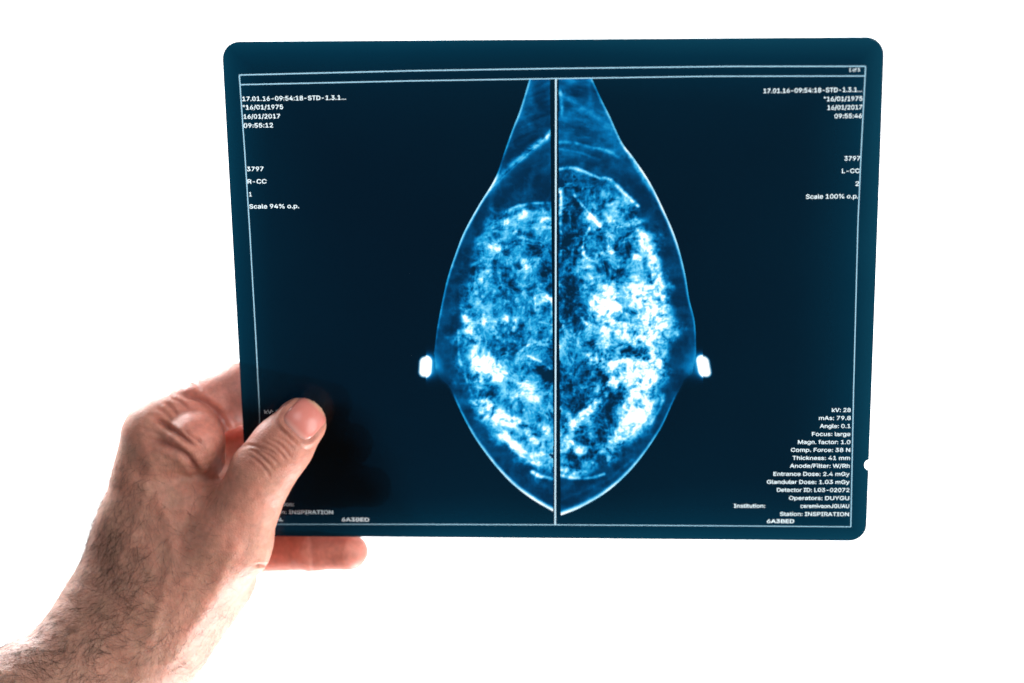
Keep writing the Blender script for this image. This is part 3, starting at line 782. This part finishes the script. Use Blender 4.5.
m, nt, N, L = new_mat("skin")
out = N('ShaderNodeOutputMaterial'); pb = N('ShaderNodeBsdfPrincipled'); L(pb.outputs[0], out.inputs['Surface'])
at = N('ShaderNodeAttribute'); at.attribute_name = "tone"
tc = N('ShaderNodeTexCoord')
n1 = N('ShaderNodeTexNoise'); n1.inputs['Scale'].default_value = 420; n1.inputs['Detail'].default_value = 3; L(tc.outputs['Object'], n1.inputs['Vector'])
mr = N('ShaderNodeMapRange'); mr.inputs['From Min'].default_value = .3; mr.inputs['From Max'].default_value = .7; mr.inputs['To Min'].default_value = .84; mr.inputs['To Max'].default_value = 1.10; L(n1.outputs['Fac'], mr.inputs['Value'])
vm = N('ShaderNodeVectorMath'); vm.operation = 'SCALE'; L(at.outputs['Color'], vm.inputs[0]); L(mr.outputs[0], vm.inputs['Scale'])
L(vm.outputs[0], pb.inputs['Base Color'])
pb.inputs['Roughness'].default_value = .50
pb.inputs['Subsurface Weight'].default_value = .35; pb.inputs['Subsurface Radius'].default_value = (1.0, .32, .18); pb.inputs['Subsurface Scale'].default_value = .006
pb.inputs['Specular IOR Level'].default_value = .42
vo = N('ShaderNodeTexVoronoi'); vo.feature = 'DISTANCE_TO_EDGE'; vo.inputs['Scale'].default_value = 900; L(tc.outputs['Object'], vo.inputs['Vector'])
n2 = N('ShaderNodeTexNoise'); n2.inputs['Scale'].default_value = 260; n2.inputs['Detail'].default_value = 5; L(tc.outputs['Object'], n2.inputs['Vector'])
ad = N('ShaderNodeMath'); ad.operation = 'MULTIPLY_ADD'; L(vo.outputs['Distance'], ad.inputs[0]); ad.inputs[1].default_value = .9; L(n2.outputs['Fac'], ad.inputs[2])
bp = N('ShaderNodeBump'); bp.inputs['Strength'].default_value = .38; bp.inputs['Distance'].default_value = .0006; L(ad.outputs[0], bp.inputs['Height']); L(bp.outputs[0], pb.inputs['Normal'])
skin_mat = m
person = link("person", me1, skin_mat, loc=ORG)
person["label"] = "bare hand and hairy forearm from the lower left, thumb pressed on the film front"
person["category"] = "person"

# --- thumbnail plate
def trace(px, py):
    px = np.asarray(px, float); py = np.asarray(py, float)
    r = np.stack([(px - 512) / FPX, np.ones_like(px), (341.5 - py) / FPX], -1); r /= np.linalg.norm(r, axis=-1)[..., None]
    t = np.full(px.shape, 690.0)
    for _ in range(60): t = t + np.clip(sd_thumb_tip((r * t[..., None]).reshape(-1, 3).astype(np.float32)).reshape(px.shape), -5, 5) * .8
    return r * t[..., None]
na, nb = 41, 41
A_, B_ = np.meshgrid(np.linspace(-1, 1, na), np.linspace(-1, 1, nb))
# square -> superellipse by scaling along the radius
mxr = np.maximum(np.abs(A_), np.abs(B_)); qq = (np.abs(A_) ** 4 + np.abs(B_) ** 4) ** .25
sc2 = np.where(qq > 1e-6, mxr / np.maximum(qq, 1e-6), 1) * 1.02
A2_, B2_ = A_ * sc2, B_ * sc2
pxn = NC[0] + A2_ * NW * NS[0] + B2_ * NL * NU[0]; pyn = NC[1] + A2_ * NW * NS[1] + B2_ * NL * NU[1]
Pn = trace(pxn, pyn); gn_ = grad(Pn.reshape(-1, 3), sd_thumb_tip, 1.2).reshape(Pn.shape)
hgt = .20 - .50 * np.clip((mxr - .80) / .2, 0, 1) ** 2 * np.where(B_ > .75, .3, 1)
top = Pn + gn_ * hgt[..., None]; botm = top - gn_ * .6
nv = na * nb; idx = np.arange(nv).reshape(nb, na)
qf = np.stack([idx[:-1, :-1], idx[:-1, 1:], idx[1:, 1:], idx[1:, :-1]], -1).reshape(-1, 4)
rim = np.concatenate([idx[0, :], idx[1:, -1], idx[-1, -2::-1], idx[-2:0:-1, 0]]); r2 = np.roll(rim, -1)
fv = np.vstack([qf, qf[:, ::-1] + nv, np.stack([rim, rim + nv, r2 + nv, r2], -1)])
men = mesh_np("thumbnail", np.vstack([top.reshape(-1, 3), botm.reshape(-1, 3)]) / 1000 - ORG, fv)
bmn = bmesh.new(); bmn.from_mesh(men); bmesh.ops.recalc_face_normals(bmn, faces=bmn.faces); bmn.to_mesh(men); bmn.free()
men.polygons.foreach_set("use_smooth", np.ones(len(men.polygons), bool))
bb = np.concatenate([B2_.ravel(), B2_.ravel()]); aa = np.concatenate([A2_.ravel()] * 2)
cn = np.tile(srgb(212, 128, 116), (len(bb), 1)); w = np.clip((bb - .62) / .25, 0, 1)[:, None]; cn = cn * (1 - w) + srgb(226, 178, 146) * w
w = np.clip((-bb - .60) / .3, 0, 1)[:, None] * .6; cn = cn * (1 - w) + srgb(228, 178, 166) * w
set_color(men, "tone", cn)
m, nt, N, L = new_mat("nail")
out = N('ShaderNodeOutputMaterial'); pb = N('ShaderNodeBsdfPrincipled'); L(pb.outputs[0], out.inputs['Surface'])
at = N('ShaderNodeAttribute'); at.attribute_name = "tone"; L(at.outputs['Color'], pb.inputs['Base Color'])
pb.inputs['Roughness'].default_value = .30; pb.inputs['Subsurface Weight'].default_value = .25; pb.inputs['Subsurface Radius'].default_value = (1, .4, .3); pb.inputs['Subsurface Scale'].default_value = .002
tc = N('ShaderNodeTexCoord'); n2 = N('ShaderNodeTexNoise'); n2.inputs['Scale'].default_value = 300; L(tc.outputs['Object'], n2.inputs['Vector'])
bp = N('ShaderNodeBump'); bp.inputs['Strength'].default_value = .25; bp.inputs['Distance'].default_value = .0003; L(n2.outputs['Fac'], bp.inputs['Height']); L(bp.outputs[0], pb.inputs['Normal'])
link("thumbnail", men, m, person)

# --- body hair: short curved tapering strands rooted in the skin
dens = gz2(105, 575, 42, 95) * 1.0 + gz2(55, 672, 75, 42) * 1.3 + gz2(140, 620, 60, 50) * .45 + gz2(205, 625, 38, 45) * .10 + gz2(150, 520, 50, 50) * .22
dens *= (PY > 440) & (PX < 262) & (plane_s(V) < 40)
dens *= .35 + 1.3 * fbm(PX, PY, 71, 18, 2)
NH = 6500
ri = rng.choice(len(V), NH, p=dens / dens.sum())
R0 = V[ri] + rng.normal(0, .25, (NH, 3)); Rn = NRM[ri]
ang = (fbm(PX[ri], PY[ri], 12, 40, 2) - .5) * 3.2 + rng.normal(0, .5, NH)
rightside = np.clip((PX[ri] - 150) / 60, 0, 1)
base_dir = np.stack([-.55 + 1.35 * rightside, np.zeros(NH), -.35 - .35 * rightside], -1)
ca, sa = np.cos(ang), np.sin(ang)
dr = np.stack([base_dir[:, 0] * ca - base_dir[:, 2] * sa, rng.normal(0, .25, NH), base_dir[:, 0] * sa + base_dir[:, 2] * ca], -1)
dr -= (dr * Rn).sum(1)[:, None] * Rn; dr /= np.linalg.norm(dr, axis=1)[:, None]
sidev = np.cross(Rn, dr)
Lh = rng.uniform(3.5, 9.5, NH); curl = rng.normal(0, .45, NH); lift = rng.uniform(.12, .55, NH)
K = 6; ring = 3
ts = np.linspace(0, 1, K)
ctr = np.stack([R0 - Rn * .2 + (dr * (t * Lh)[:, None]) + sidev * (curl * t * t * Lh)[:, None] + Rn * (lift * Lh * (t - .75 * t * t))[:, None] for t in ts], 1)
rad = np.linspace(.050, .016, K)
hv = []
for j in range(ring):
    a = 2 * math.pi * j / ring
    hv.append(ctr + rad[None, :, None] * (sidev[:, None] * math.cos(a) + Rn[:, None] * math.sin(a)))
hv = np.stack(hv, 2).reshape(-1, 3)         # hair, K, ring
b0 = (np.arange(NH) * K * ring)[:, None, None]; kk_ = (np.arange(K - 1) * ring)[None, :, None]; jj = np.arange(ring)[None, None, :]; j2 = (jj + 1) % ring
hf = np.stack([b0 + kk_ + jj, b0 + kk_ + j2, b0 + kk_ + ring + j2, b0 + kk_ + ring + jj], -1).reshape(-1, 4)
meh = mesh_np("body_hair", hv / 1000 - ORG, hf)
m, nt, N, L = new_mat("dark_brown_hair")
out = N('ShaderNodeOutputMaterial'); pb = N('ShaderNodeBsdfPrincipled'); L(pb.outputs[0], out.inputs['Surface'])
pb.inputs['Base Color'].default_value = (.045, .028, .02, 1); pb.inputs['Roughness'].default_value = .5
ho = link("body_hair", meh, m, person); ho["kind"] = "stuff"
